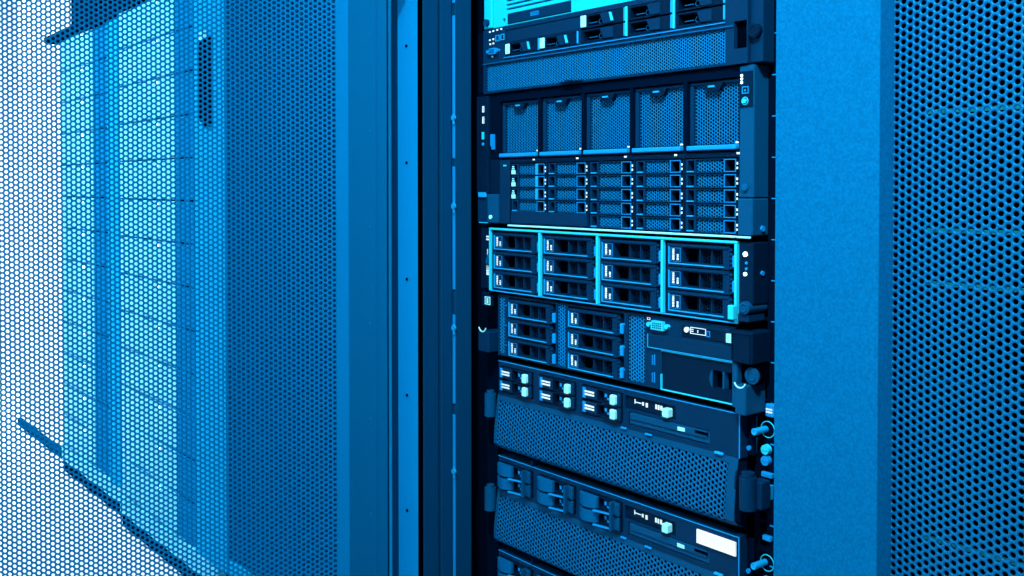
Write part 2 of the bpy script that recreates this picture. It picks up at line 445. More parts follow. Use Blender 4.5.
# --- cyan server at the very top
Z = 1.0925
s0 = server('rack_server', 'bright cyan-fronted server cut off at the top of the open rack', Z, Z + .0889)
sl = [(.034, .166, 1.0935, 1.1087), (.032, .166, 1.1135, 1.1165), (.032, .166, 1.1195, 1.1225), (.032, .166, 1.1255, 1.1285), (.032, .42, 1.134, 1.174), (.222, .232, 1.1135, 1.121), (.0235, .0295, 1.0985, 1.1035)]
fp = s0.part('front_panel', MB().window(-.0145, .452, Z, Z + .088, sl, 0, .012), 'cyan')
s0.part('inner_shadow', MB().box(.001, .431, .0125, .031, Z + .001, Z + .0875), 'black')
s0.part('optical_drive', MB().box(.035, .165, -.001, .012, 1.094, 1.108, .0008), 'body').name = 'optical_drive'
l = MB(); dashes(l, .085, 1.0985, .018, .006, 3, -.001, th=.0004)
s0.part('drive_print', l, 'tab')
def vga(T, x, z, w=.03, parent=None, mm='edge'):
    h = w * .32
    b = MB().prism([(x + w * .2, z), (x + w * .8, z), (x + w * .76, z + h), (x + w * .24, z + h)], 'y', -.005, .001)
    b.cyl(x + w * .07, z + h * .5, w * .09, 'y', -.005, .001, 6).cyl(x + w * .93, z + h * .5, w * .09, 'y', -.005, .001, 6)
    o = T.part('vga_port', b, mm, parent, 'pale D-shaped port')
    pins = MB()
    for r in range(3):
        for k in range(5): pins.box(x + w * (.3 + .09 * k), x + w * (.34 + .09 * k), -.0058, -.0049, z + h * (.2 + .25 * r), z + h * (.3 + .25 * r))
    T.part('port_pins', pins, 'body2', o)
    return o
vga(s0, .170, 1.1125, .028)
s0.part('ear', MB().box(-.0145, .003, -.004, -.0002, Z, Z + .0875, .001), 'cyan')
s0.part('ear', MB().box(.438, .455, -.004, -.0002, Z, Z + .0875, .001), 'cyan')
s0.part('ear_screw', MB().cyl(-.006, 1.1005, .005, 'y', -.008, -.004, 14), 'post')

# --- server with eight small drives over a full-width grille
Z = 1.0005
s1 = server('rack_server', 'server under the cyan one with small drives above a full-width grille', Z, Z + .0895)
holes = [(.0355, .186, 1.0675, 1.0855), (.0355, .186, 1.0495, 1.0665), (.188, .2685, 1.0495, 1.0855), (.2715, .3435, 1.0495, 1.0855), (.3475, .419, 1.0495, 1.0855),
         (-.009, .4195, 1.0035, 1.0412)]
fp = s1.part('front_panel', MB().window(-.016, .4305, Z, 1.0905, holes, 0, .014), 'body')
s1.part('inner_shadow', MB().box(.001, .4315, .0145, .031, Z + .001, Z + .0885), 'black')
s1.o.location.y = 0
s1.perf('grille', 'mesh', -.0095, .42, 1.002, 1.0405, .002, .0037, .00145, .0008)
s1.part('grille_lip', MB().box(-.016, .4305, -.0018, -.0002, 1.0412, 1.0428, .0004), 'frame')
s1.part('shelf_edge', MB().box(.032, .4195, -.0016, -.0002, 1.0464, 1.0476, .0003), 'tab')
s1.part('grille_latch', MB().box(.152, .193, -.004, -.0002, 1.0012, 1.004, .001).box(.164, .178, -.0055, -.004, 1.0015, 1.005, .0008), 'body2')
s1.part('optical_blank', MB().box(.036, .1855, .001, .013, 1.068, 1.085, .0006), 'body')
def sff(x, z, w, h, lit):
    b = MB().window(x, x + w, z, z + h, [(x + w * (.13 if lit else .04), x + w * .70, z + h * .12, z + h * .88)], .0005, .012)
    o = s1.part('drive_carrier', b, 'body2')
    lev = MB().prism([(x + w * .52, z + h * .1), (x + w * .74, z + h * .1), (x + w * .74, z + h * .9), (x + w * .44, z + h * .9)][::1], 'y', -.0012, .0032)
    s1.part('release_lever', lev, 'body', o)
    hexs = MB().ring(x + w * .40, z + h * .38, h * .2, .0005, 'y', .004, n=6, m=4).box(x + w * .13, x + w * .32, .0038, .005, z + h * .34, z + h * .40).box(x + w * .47, x + w * .55, .0038, .005, z + h * .34, z + h * .40)
    s1.part('vent_pattern', hexs, 'frame', o)
    s1.part('recess', MB().box(x + w * .04, x + w * .70, .010, .0118, z + h * .12, z + h * .88), 'black', o)
    if lit:
        s1.part('latch_tab', MB().box(x, x + w * .115, -.0022, .0004, z + h * .06, z + h * .95, .0006), 'latch', o)
        s1.part('lever_mark', MB().prism([(x + w * .70, z + h * .2), (x + w * .755, z + h * .2), (x + w * .70, z + h * .85), (x + w * .655, z + h * .85)], 'y', -.0022, -.0012), 'edge', o)
    s1.part('bay_edge', MB().box(x + w * .97, x + w, -.0014, .0004, z, z + h, .0003), 'line', o)
    return o
for x, z, w, lit in ((.0365, .0, .071, 1), (.110, .0, .074, 1), (.1895, 1, .078, 1), (.1895, 0, .078, 0), (.2725, 1, .070, 0), (.2725, 0, .070, 0), (.3485, 1, .0705, 0), (.3485, 0, .0705, 0)):
    sff(x, 1.0505 + .018 * z, w, .0158 if z == 0 else .0165, lit)
sepm = MB().box(.2690, .2712, -.0024, .0003, 1.0495, 1.0855, .0004)
s1.part('bay_divider', sepm, 'edge'); s1.part('bay_divider', MB().box(.3445, .3468, -.0024, .0003, 1.0495, 1.0855, .0004), 'edge')
pt = MB()
for a, b in ((-.002, 1.087), (.006, 1.0875), (.015, 1.088), (.024, 1.0882), (-.002, 1.0755), (.006, 1.076), (-.001, 1.0695), (.006, 1.07), (.004, 1.0515)):
    pt.box(a, a + .0032, -.0006, 0, b - .001, b + .0012)
s1.part('indicator_print', pt, 'print')
s1.part('usb_port', MB().frame(.013, .0215, 1.072, 1.0805, .0009, .0009, .001, .001, -.001, .002), 'line')
s1.part('usb_port', MB().frame(.0245, .0325, 1.0725, 1.081, .0009, .0009, .001, .001, -.001, .002), 'line')
vga(s1, -.003, 1.0545, .026, mm='tab')
s1.part('ear', MB().window(.4315, .4505, Z, 1.0905, [(.4325, .4495, 1.0168, 1.0465)], -.002, .0235), 'body')
s1.part('ear', MB().box(-.034, -.0165, .004, .024, Z + .002, 1.088, .001), 'inner')
s1.part('ear_flange', MB().box(.4505, .4665, .003, .0235, Z, 1.0885, .001), 'body')
s1.part('lock', MB().cyl(.4585, 1.0335, .0078, 'y', -.002, .003, 24).ring(.4585, 1.0335, .0055, .0009, 'y', -.002), 'body2')
s1.part('ear_recess', MB().box(.4326, .4494, .0035, .0232, 1.0169, 1.0464), 'black')

# --- four-unit server with five fan modules over rows of drives
Z = .8125
s2 = server('rack_server', 'tall server with five mesh fan modules above rows of small drives', Z, .9995)
hf = [(.0175, .0995, .9082, .9875), (.1045, .185, .9082, .9875), (.1900, .2710, .9082, .9875), (.2755, .3560, .9082, .9875), (.3615, .4355, .9082, .9875)]
hl = [(.0413, .1165, .8338, .9008), (.1185, .1970, .8338, .9008), (.1995, .2775, .8163, .9008), (.2795, .3560, .8163, .9008), (.3580, .4350, .8163, .9008)]
s2.part('fan_bezel', MB().window(-.0045, .4375, .9062, .9985, hf, .0, .014), 'inner')
fp = s2.part('front_panel', MB().window(-.0045, .4375, Z + .003, .9060, hl, .0, .014), 'body2')
s2.part('inner_shadow', MB().box(.001, .4315, .016, .031, Z + .002, .9980), 'black')
for x0, x1 in ((.0185, .0985), (.1055, .1840), (.1910, .2700), (.2765, .3550), (.3625, .4345)):
    f = s2.part('fan_module', MB().frame(x0, x1, .9085, .9862, .0055, .003, .0062, .004, .003, .013, .0012), 'body')
    s2.perf('fan_grille', 'mesh2', x0 + .005, x1 - .0028, .9143, .9815, .0075, .0040, .00158, .0008, f)
    s2.part('module_ledge', MB().box(x0 + .001, x1 - .001, -.004, .004, .9088, .9142, .001), 'tab', f)
    xc = x0 + (x1 - x0) * .47
    s2.part('pull_tab', MB().prism([(xc - .012, .9835), (xc + .016, .9835), (xc + .010, .9745), (xc - .008, .9745)], 'y', .001, .0075), 'body2', f)
    s2.part('tab_mark', MB().box(xc - .0045, xc + .0045, -.0004, .001, .9788, .9808), 'line', f)
    s2.part('module_print', MB().box(x1 - .009, x1 - .005, .0062, .0074, .9158, .9176), 'print', f)
pr_ = MB()
for x in (.0895, .176, .262, .343, .4325): pr_.box(x, x + .004, -.0006, 0, .9035, .9055)
s2.part('bay_numbers', pr_, 'print')
cols = ((.0425, .1158, 4), (.1195, .1962, 4), (.2005, .2765, 5), (.2805, .3552, 5), (.3590, .4342, 5))
for ci, (x0, x1, n) in enumerate(cols):
    w = x1 - x0 - .003; proto = {}
    for r in range(n):
        z = .9003 - (r + 1) * .01682; h = .0158
        lit = ci == 0 and r < 3
        if lit in proto:
            p0, zz0 = proto[lit]; dup_part(p0, (0, 0, z - zz0)); continue
        xa, xb, xc = (x0 + w * .20, x0 + w * .76, x0 + w)
        b = MB().window(x0, x0 + w, z, z + h, [(x0 + w * .045, x0 + w * .17, z + h * .16, z + h * .9), (xa + .001, xb - .001, z + h * .06, z + h * .94), (xb + w * .03, xc - w * .03, z + h * .14, z + h * .88)], .001, .011)
        o = s2.part('drive_carrier', b, 'body')
        s2.perf('carrier_grille', 'mesh2', xa, xb, z + .0005, z + h - .0028, .0028, .0040, .00155, .0008, o)
        s2.part('recess', MB().box(x0 + .001, x0 + w - .001, .0092, .0108, z + .001, z + h - .001), 'black', o)
        if lit:
            s2.part('carrier_label', MB().box(x0 + .0005, x0 + w * .12, .0, .0010, z + h * .1, z + h * .45).box(x0 + w * .02, x0 + w * .09, .0, .0010, z + h * .52, z + h * .62).box(x0 + w * .03, x0 + w * .08, .0, .0010, z + h * .7, z + h * .8), 'latch', o)
            s2.part('release_bar', MB().box(xb - .001, xb + w * .05, -.0008, .0010, z + .0006, z + h - .0006, .0003), 'line', o)
        else:
            s2.part('latch_lip', MB().box(x0 + w * .04, x0 + w * .17, -.001, .0012, z + h * .06, z + h * .15, .0003), 'line', o)
        s2.part('window_frame', MB().frame(xb + w * .01, xc - w * .01, z + h * .06, z + h * .95, .0006, .0006, .0007, .0007, .0002, .0012), 'tab', o)
        s2.part('carrier_print', MB().box(xc + .0005, xc + .0020, .0004, .0012, z + h * .55, z + h * .72).box(xc + .0005, xc + .0020, .0004, .0012, z + h * .25, z + h * .40), 'print', o)
        proto[lit] = (o, z)
s2.part('blank_plate', MB().box(.0425, .1962, -.001, .010, .8172, .8330, .0008), 'body')
s2.part('left_cheek', MB().box(.0188, .0408, -.002, .0, .8165, .9045, .0006), 'body')
s2.part('power_light', MB().box(.0285, .0345, -.0032, -.002, .8962, .8982), 'edge', label='small cyan light')
s2.part('ear', MB().box(-.0325, -.0055, -.004, .0235, .858, .997, .001), 'body2')
ib = MB()
for a, b in ((.974, .983), (.958, .968)): ib.frame(-.0175, -.0140, a, b, .0006, .0006, .0006, .0006, -.005, -.004)
s2.part('ear_slots', ib, 'print')
s2.part('ear_light', MB().box(-.0185, -.0140, -.0052, -.004, .9355, .946), 'edge', label='cyan lit slot')
s2.part('ear_button', MB().cyl(-.016, .9285, .0022, 'y', -.0055, -.004, 12), 'line')
s2.part('guide_pin', MB().box(.0, .0025, -.004, .001, .925, .942).box(.0042, .0062, -.005, .001, .9205, .942), 'tab')
s2.part('ear_block', MB().box(-.0045, .0182, -.006, .0, .8165, .8570, .001), 'ear')
s2.part('ear_block', MB().box(-.0325, -.0058, -.002, .0235, Z + .002, .8572, .001), 'body')
s2.part('ear_rivet', MB().cyl(.0045, .8245, .003, 'y', -.008, -.006, 14), 'latch')
s2.part('ear_trim', MB().box(-.027, -.008, -.0035, -.002, Z + .003, .8165), 'edge')
s2.part('ear_trim', MB().box(-.027, -.010, -.0055, -.002, .8525, .8595, .0005), 'line')
s2.part('ear', MB().box(.4376, .4568, -.003, .0235, .8562, .9985, .0012), 'ear')
s2.part('control_panel', MB().box(.4382, .4562, -.0042, -.003, .9535, .992, .0005), 'body2')
d = MB()
for z in (.9875, .9838, .9800): d.cyl(.4420, z, .0013, 'y', -.0052, -.0042, 10)
s2.part('status_lights', d, 'led')
s2.part('power_button', MB().cyl(.4462, .9600, .0026, 'y', -.006, -.0042, 18).ring(.4462, .9600, .0040, .0005, 'y', -.0044), 'edge')
s2.part('panel_mark', MB().frame(.4425, .4508, .9680, .9755, .0006, .0006, .0008, .0008, -.0048, -.0042).box(.4455, .4474, -.0048, -.0042, .9705, .9725), 'line')
s2.part('ear_knob', MB().cyl(.4468, .8675, .0030, 'y', -.006, -.003, 18).ring(.4468, .8675, .0034, .0008, 'y', -.005), 'frame')
s2.part('ear_block', MB().box(.4374, .4570, -.005, .0235, Z + .003, .8555, .0012), 'ear')
s2.part('side_screw', MB().cyl(.012, .823, .0032, 'x', .4570, .4590, 14), 'tab')
s2.part('chrome_strip', MB().box(.0413, .4345, -.006, -.001, Z + .0002, Z + .0024, .0005).box(.4375, .4560, -.0075, -.0052, Z + .0002, Z + .0024, .0005), 'latch', label='white lower edge strip')

# --- large-drive carriers (two servers use them)
def carrier(T, x, z, w, h, narrow=False):
    wx0, wx1 = x + w * .245, x + w * .90
    b = MB().window(x, x + w, z, z + h, [(wx0, wx1, z + h * .17, z + h * .83)], -.002, .012)
    b.box(x + w * .02, x + w * .98, -.0034, -.002, z + h * .86, z + h * .97, .0006)
    o = T.part('drive_carrier', b, 'body')
    T.part('recess', MB().box(wx0 - .001, wx1 + .001, .0095, .0115, z + h * .1, z + h * .9), 'black', o)
    g = MB()
    for k in range(2):
        gx = wx0 + (wx1 - wx0) * (.42 + .29 * k); g.box(gx - .0007, gx + .0007, .0, .009, z + h * .17, z + h * .83)
    T.part('vent_rib', g, 'body', o)
    T.perf('vent_grille', 'body2', wx0 + (wx1 - wx0) * .30, wx1, z + h * .16, z + h * .80, .0045, .0042, .0018, .0008, o, n=6)
    T.part('edge_line', MB().box(x + w * .03, wx1 + .002, -.0032, -.002, z + h * .075, z + h * .125).box(x + w * .03, x + w * .045, -.0032, -.002, z + h * .125, z + h * .86), 'line', o, 'bright lower edge')
    T.part('label_plate', MB().frame(x + w * .065, x + w * .225, z + h * .19, z + h * .80, .0004, .0004, .0004, .0004, -.0026, -.002), 'tab', o)
    p = MB(); dashes(p, x + w * .085, z + h * .26, w * .05, h * .5, 1, -.002, True); dashes(p, x + w * .16, z + h * .26, w * .045, h * .26, 1, -.002, True)
    T.part('label_print', p, 'print', o)
    T.part('release_latch', MB().box(x + w * 1.045, x + w * 1.10, -.003, .010, z + h * .12, z + h * .62, .0008), 'tab', o, 'blue release latch')
    lm = MB()
    for k in range(5): lm.box(x + w * 1.005, x + w * 1.03, -.0012, .0, z + h * (.05 + .19 * k), z + h * (.15 + .19 * k))
    T.part('latch_teeth', lm, 'post', o)
    return o

Z = .7195
s3 = server('rack_server', 'server of twelve drive bays edged in bright cyan bars', Z, .8085)
s3.part('front_panel', MB().window(-.0015, .4365, Z, .8085, [(.003, .1045, Z + .004, .8045), (.1115, .2150, Z + .004, .8045), (.2225, .3245, Z + .004, .8045), (.3325, .4320, Z + .004, .8045)], .0, .014), 'body2')
s3.part('inner_shadow', MB().box(.001, .4315, .0145, .031, Z + .001, .808), 'black')
s3.part('cyan_trim', MB().box(-.0015, .4372, -.0055, -.001, .8064, .8092, .0005).box(-.0015, .0014, -.0055, -.001, Z, .8062, .0005), 'edge', label='bright cyan top and left edge')
s3.part('cyan_trim', MB().box(-.0015, .4372, -.0055, -.001, Z, Z + .0012, .0003), 'line', label='thin lower edge')
for x in (.1070, .2180, .3270, .4338):
    s3.part('bay_bar', MB().box(x, x + .0034, -.0062, -.0005, Z + .0013, .8061, .0006), 'edge', label='bright cyan bar between bays')
for x, w in ((.0040, .0925), (.1125, .0945), (.2230, .0935), (.3340, .0905)):
    c0 = carrier(s3, x, .8035 - .0265, w, .0258)
    for r in (1, 2): dup_part(c0, (0, 0, -.0273 * r))
s3.part('ear', MB().box(.4378, .4570, -.003, .0235, .742, .8085, .001), 'body2')
d = MB()
for z, r in ((.7956, .0026), (.7742, .0020)): d.cyl(.4470, z, r, 'y', -.0044, -.003, 14)
s3.part('status_lights', d, 'led')
d = MB()
for z in (.7862, .7800): d.cyl(.4485, z, .0016, 'y', -.0040, -.003, 12)
s3.part('status_lights', d, 'tab')
s3.part('ear', MB().box(-.0300, -.0030, .002, .0235, Z + .001, .8075, .001), 'body2')
p = MB(); dashes(p, -.0165, .790, .006, .008, 2, .002); dashes(p, -.0175, .7405, .009, .014, 1, .002, True); p.box(-.0145, -.0135, .0014, .002, .766, .778)
s3.part('ear_print', p, 'print')
s3.part('ear_latch', MB().prism([(-.0020, .781), (-.0050, .772), (-.0100, .759), (-.0070, .757), (-.0015, .768)], 'y', -.005, .0018), 'frame')
s3.part('latch_block', MB().box(.4312, .4388, -.014, -.0065, .7245, .7402, .001), 'edge', label='bright cyan latch block')
s3.part('thumb_screw', MB().cyl(.4490, .7385, .0068, 'y', -.008, .0235, 22).ring(.4490, .7385, .0042, .001, 'y', -.008), 'ear')
s3.part('ear_foot', MB().box(.4378, .4525, -.005, .0235, Z + .003, .7310, .001), 'body')
s3.part('side_screw', MB().cyl(.012, .775, .0026, 'x', .4570, .4588, 12), 'tab')

# --- server with six large drives, mesh strips and a tape door
Z = .6292; ZT = .7150
s4 = server('rack_server', 'server with six large drives and a blank tape door at its right', Z, ZT)
hl = [(.0145, .0285, .6295 + .002, ZT - .002), (.0365, .1360, Z + .002, ZT - .0025), (.1392, .1555, Z + .002, ZT - .002), (.1600, .2620, Z + .002, ZT - .0025), (.2690, .2970, Z + .003, ZT - .003),
      (.3240, .4300, Z + .002, .6755)]
s4.part('front_panel', MB().window(.0125, .4325, Z, ZT, hl, 0, .014), 'body')
s4.part('inner_shadow', MB().box(.0130, .4315, .0145, .031, Z + .001, ZT - .001), 'black')
for x0, x1 in ((.0140, .0290), (.1388, .1560), (.2685, .2975)):
    s4.perf('vent_grille', 'mesh', x0, x1, Z + .001, ZT - .004, .002, .0046, .0016, .0008)
for x, w in ((.0375, .0900), (.1610, .0920)):
    c0 = carrier(s4, x, .7105 - .0258, w, .0255)
    for r in (1, 2): dup_part(c0, (0, 0, -.0273 * r))
p = MB()
for z in (.700, .672, .644): p.box(.0308, .0322, -.0006, 0, z, z + .002); p.box(.2625, .2640, -.0006, 0, z - .001, z + .001)
s4.part('panel_dots', p, 'tab')
vga(s4, .3040, .6995, .033)
s4.part('port_print', MB().frame(.3010, .3055, .7095, .7125, .0005, .0005, .0005, .0005, -.0006, 0), 'print')
cp = s4.part('display_panel', MB().box(.3545, .4200, -.0014, .0, .6965, .7090, .0006), 'body2')
s4.part('power_button', MB().cyl(.3645, .7048, .0031, 'y', -.004, -.0014, 18), 'print', cp, 'pale power button')
s4.part('display', MB().frame(.3690, .3915, .7010, .7085, .0005, .0005, .0006, .0006, -.0022, -.0014).box(.3705, .3735, -.002, -.0014, .7055, .7065).box(.3705, .3735, -.002, -.0014, .7032, .7042).box(.3795, .3805, -.002, -.0014, .7030, .7060), 'print', cp)
s4.part('display_icon', MB().frame(.3925, .3975, .7000, .7065, .0009, .0009, .0008, .0008, -.0022, -.0014), 'tab', cp)
s4.part('service_tag', MB().box(.4205, .4300, -.0030, .0, .6970, .7070, .0005), 'latch', label='small pale square tag')
s4.part('slot_cover', MB().box(.3035, .4295, -.0018, .0, .6775, .6930, .0008), 'body')
s4.part('slot_edge', MB().box(.3035, .4295, -.0026, -.0018, .6768, .6778).box(.3030, .3040, -.0026, -.0018, .6778, .6930), 'line')
td = s4.part('tape_door', MB().window(.3245, .4296, Z + .0022, .6752, [(.4000, .4285, .6440, .6635)], .0012, .010), 'body2')
s4.part('door_outline', MB().box(.3236, .4302, -.0016, .0010, Z + .0002, Z + .0016).box(.3236, .3246, -.0016, .0010, Z + .0016, .6480).box(.3236, .4302, -.0012, .0010, .6750, .6760), 'edge', td, 'bright thin outline')
fh = MB().prism([(.4000, .6440), (.4000, .6635), (.3975, .6605), (.3955, .6540), (.3975, .6470)], 'y', -.0005, .003)
s4.part('finger_hole', MB().box(.4000, .4285, .0085, .0110, .6440, .6635), 'black', td)
s4.part('finger_lip', fh, 'ear', td); s4.part('finger_bar', MB().box(.4135, .4160, .0, .009, .6440, .6635, .0006), 'ear', td)
p = MB(); dashes(p, .3085, .6570, .0022, .011, 1, 0, True); p.box(.3120, .3135, -.0006, 0, .6570, .6690); dashes(p, .3085, .6360, .0022, .011, 1, 0, True); p.box(.3120, .3135, -.0006, 0, .6360, .6480)
s4.part('port_marks', p, 'tab')
s4.part('ear', MB().box(.4330, .4612, -.010, .0235, .6785, .7130, .0016).frame(.4345, .4590, .6800, .7110, .001, .001, .001, .001, -.0112, -.010), 'body2')
s4.part('ear_recess', MB().box(.4400, .4590, .0, .0235, .6560, .6780), 'black')
s4.part('lock', MB().cyl(.4560, .6655, .0085, 'y', -.004, .0, 24).ring(.4560, .6655, .0050, .0011, 'y', -.004).ring(.4560, .6655, .0085, .0008, 'y', -.003), 'ear')
s4.part('ear_arm', MB().box(.4330, .4400, -.008, .0235, .6290, .6775, .001).box(.4400, .4545, -.012, .0235, .6232, .6555, .0014), 'ear')
s4.part('ear_lip', MB().ring(.4470, .6600, .0075, .0009, 'y', -.012, n=16, a0=math.pi * 1.1, a1=math.pi * 1.9), 'latch', label='pale curved lip')
s4.part('ear', MB().box(-.0290, -.0120, .002, .0235, .6955, ZT, .001), 'body2')
p = MB().frame(-.0105, .0015, .6990, .7105, .0009, .0009, .0012, .0012, -.006, -.005).box(-.0065, -.0030, -.006, -.005, .7010, .7085)
s4.part('ear_tag', MB().box(-.0115, .0025, -.005, .0, .6975, .7120, .0005), 'body2'); s4.part('tag_print', p, 'latch')
s4.part('ear_post', MB().box(-.0240, .0005, -.008, .0235, .6310, .6600, .0012), 'body')
s4.part('ear_lip', MB().ring(-.0135, .6680, .0085, .0010, 'y', -.008, n=16, a0=math.pi * 1.1, a1=math.pi * 1.9), 'latch', label='pale curved lip')

# --- three-unit servers with a bulging perforated bezel
def bulge(zb, zt, y0):
    def fn(V):
        o = V.copy(); t = np.clip((zt - V[:, 2]) / (zt - zb), 0, 1)
        q = np.clip(t / .75, 0, 1)
        o[:, 1] = V[:, 1] + y0 - .0075 * q * (1.3 - .3 * q) + .020 * (np.clip(t - .84, 0, 1) / .16) ** 2
        return o
    return fn
def tall_server(label, ZT, latched, sticker):
    Z = ZT - .1345
    T = server('rack_server', label, Z, ZT, x0=.012, x1=.436)
    zs = ZT - .0490      # seam between the drive strip and the bezel
    hl = [(.0175, .0905, ZT - .0435, ZT - .0065), (.1040, .1765, ZT - .0435, ZT - .0065), (.1880, .2605, ZT - .0435, ZT - .0065), (.2640, .3465, ZT - .0245, ZT - .0080), (.2705, .3965, ZT - .0430, ZT - .0270)]
    fp = T.part('front_panel', MB().window(.0145, .4385, zs, ZT, hl, .0, .014), 'body')
    T.part('top_edge', MB().box(.0145, .4385, -.0008, .0, ZT - .0012, ZT, .0002).box(.4373, .4385, -.0008, .0, zs, ZT - .0012), 'tab')
    T.part('inner_shadow', MB().box(.0150, .4350, .0145, .031, Z + .002, ZT - .001), 'black')
    # drives
    proto = None
    x0 = .0185; h = .0165
    for ci, xo in enumerate((0, .0862, .1703)):
        for r in range(2):
            dz = -.0180 * r
            if proto is None:
                z = ZT - .0075 - h
                b = MB().window(x0, x0 + .070, z, z + h, [(x0 + .030, x0 + .0405, z + .002, z + h - .002)], -.002, .010)
                b.prism([(x0 + .0405, -.0045), (x0 + .068, -.0075), (x0 + .068, -.0055), (x0 + .0405, -.0022)], 'z', z - .0004, z + .0016)
                proto = T.part('drive_carrier', b, 'body2')
                T.part('recess', MB().box(x0 + .029, x0 + .0415, .007, .0095, z + .001, z + h - .001), 'black', proto)
                if latched:
                    T.part('drive_label', MB().box(x0 + .0008, x0 + .029, -.0040, -.002, z + .001, z + h - .001, .0008), 'body', proto)
                    T.part('label_stripe', MB().box(x0 + .004, x0 + .0095, -.0044, -.004, z + .0015, z + h - .0015), 'tab', proto)
                    p = MB(); dashes(p, x0 + .0085, z + .005, .017, .0075, 2, -.0044)
                    T.part('label_print', p, 'print', proto)
                    T.part('release_latch', MB().box(x0 + .0562, x0 + .0650, -.009, -.002, z + .0015, z + h - .0025, .0015), 'latch', proto, 'icy white release latch')
                    T.part('latch_edge', MB().box(x0 + .0645, x0 + .0705, -.004, -.001, z + .0, z + h, .0008), 'body', proto)
                else:
                    hp = []
                    for k in range(9):
                        t = k / 8; hp.append((x0 + .0005 + .031 * t, -.006 - .006 * math.sin(math.pi * t)))
                    hp += [(x0 + .0315, -.002), (x0 + .0005, -.002)]
                    T.part('drive_handle', MB().prism(hp, 'z', z + .001, z + h - .001), 'frame', proto, 'plain curved pull handle')
                    T.part('handle_rail', MB().prism([(x0 + .031, -.0125), (x0 + .060, -.006), (x0 + .060, -.0035), (x0 + .031, -.0095)], 'z', z - .0008, z + .001), 'tab', proto)
                    T.part('release_latch', MB().box(x0 + .0590, x0 + .0622, -.012, -.002, z - .001, z + h + .001, .0008).box(x0 + .0622, x0 + .0700, -.006, -.002, z, z + h, .0008), 'ear', proto)
                m_ = MB().box(x0 + .0425, x0 + .0460, -.0026, -.002, z + .008, z + .012).box(x0 + .0470, x0 + .0500, -.0026, -.002, z + .005, z + .0075)
                T.part('status_marks', m_, 'tab', proto)
            elif ci or r:
                dup_part(proto, (xo, 0, dz + (-.002 * 0)))
    # operator panel
    op = T.part('operator_panel', MB().box(.2640, .3465, .003, .012, ZT - .0245, ZT - .0080), 'body2')
    ic = MB()
    for a, wd, b, hh in ((.278, .001, .0115, .0055), (.279, .010, .0145, .0008), (.2905, .0025, .0130, .0040), (.2965, .003, .0130, .005), (.3120, .0025, .0120, .0055), (.3160, .0022, .0122, .0055), (.3200, .0028, .0122, .0055)):
        ic.box(a, a + wd, .0022, .003, ZT - b - hh, ZT - b)
    T.part('panel_icons', ic, 'print', op)
    T.part('panel_button', MB().box(.3300, .3395, -.007, .003, ZT - .0225, ZT - .0120, .0012), 'latch', op, 'pale push button')
    od_ = T.part('optical_drive', MB().box(.2710, .3960, .001, .012, ZT - .0425, ZT - .0275, .0008), 'ear')
    T.part('drive_tray', MB().box(.2740, .3930, -.001, .001, ZT - .0360, ZT - .0280, .0006), 'ear', od_)
    T.part('drive_mark', MB().box(.3500, .3610, -.0018, -.001, ZT - .0350, ZT - .0305, .0003), 'latch', od_)
    T.part('drive_slot', MB().box(.3760, .3950, -.0018, -.0009, ZT - .0325, ZT - .0295), 'black', od_)
    T.part('seam_clip', MB().box(.4050, .4170, -.0035, .0, zs - .001, zs + .0018, .0006), 'line')
    T.part('seam_clip', MB().box(.2990, .3100, -.0030, .0, zs - .001, zs + .0012, .0006), 'tab')
    T.part('seam_clip', MB().box(.2590, .2680, -.0030, .0, zs - .001, zs + .0012, .0006), 'tab')
    # bezel
    zb = Z + .006
    fn = bulge(zb, zs, .001)
    bz = T.perf('bezel_grille', 'mesh3', .0165, .4240, zb + .001, zs - .0065, .0, .0060, .0021, .0012, None, 12, fn, .0003)
    lip = MB()
    for (a, b, c, dd) in ((.0120, .0168, zb, zs), (.4235, .4360, zb, zs), (.0168, .4235, zs - .0075, zs), (.0168, .4235, zb - .0015, zb + .0012)):
        n = 14
        for k in range(n):
            z0 = c + (dd - c) * k / n; z1 = c + (dd - c) * (k + 1) / n
            lip.box(a, b, -.0006, .0012, z0, z1)
    V = fn(np.array(lip.v)); lip.v = [tuple(q) for q in V]
    T.part('bezel_frame', lip, 'ear', bz)
    T.part('bezel_side', MB().prism([(.0150, zs), (.0150, zb - .002), (.0120, zb), (-.0045, zb + .013), (-.0062, zb + .022), (-.0035, zs - .022), (.0012, zs)], 'x', .4340, .4362), 'body2', bz)
    T.part('bezel_side', MB().prism([(.0150, zs), (.0150, zb - .002), (.0120, zb), (-.0045, zb + .013), (-.0062, zb + .022), (-.0035, zs - .022), (.0012, zs)], 'x', .0116, .0128), 'body', bz)
    T.part('support_foot', MB().box(.020, .0900, .004, .014, Z - .0005 + .001, zb - .003, .001).box(.0880, .0905, -.002, .014, Z + .0005, zb + .001), 'body2')
    # ears
    T.part('ear_latch', MB().cyl(-.0025, -.002, .0085, 'z', zs - .0330, zs - .0010, 24).cyl(-.0025, -.002, .0055, 'z', zs - .001, zs + .0035, 18), 'ear', label='rounded upright latch')
    lat = MB().cyl(.4545, -.007, .0092, 'z', zs - .050, zs - .0150, 24).box(.4545, .4690, -.0030, .0135, zs - .049, zs - .0190, .0012).cyl(.4545, -.007, .0070, 'z', zs - .015, zs - .0100, 20)
    T.part('ear_latch', lat, 'body', label='rounded upright latch')
    T.part('ear_plate', MB().box(.4390, .4475, .012, .0172, zs + .002, ZT - .002, .001), 'inner')
    T.part('ear_rivet', MB().cyl(.4420, ZT - .0385, .0026, 'y', .0095, .012, 12), 'tab')
    if sticker:
        T.part('sticker', MB().box(.3795, .4345, -.0022, -.0003, ZT - .0220, ZT - .0065), 'white', label='blank white rectangular sticker')
    return T
tall_server('server with six icy white drive latches above a bulging mesh bezel', .6215, True, False)
tall_server('server with plain curved drive handles and a blank white sticker', .4862, False, True)
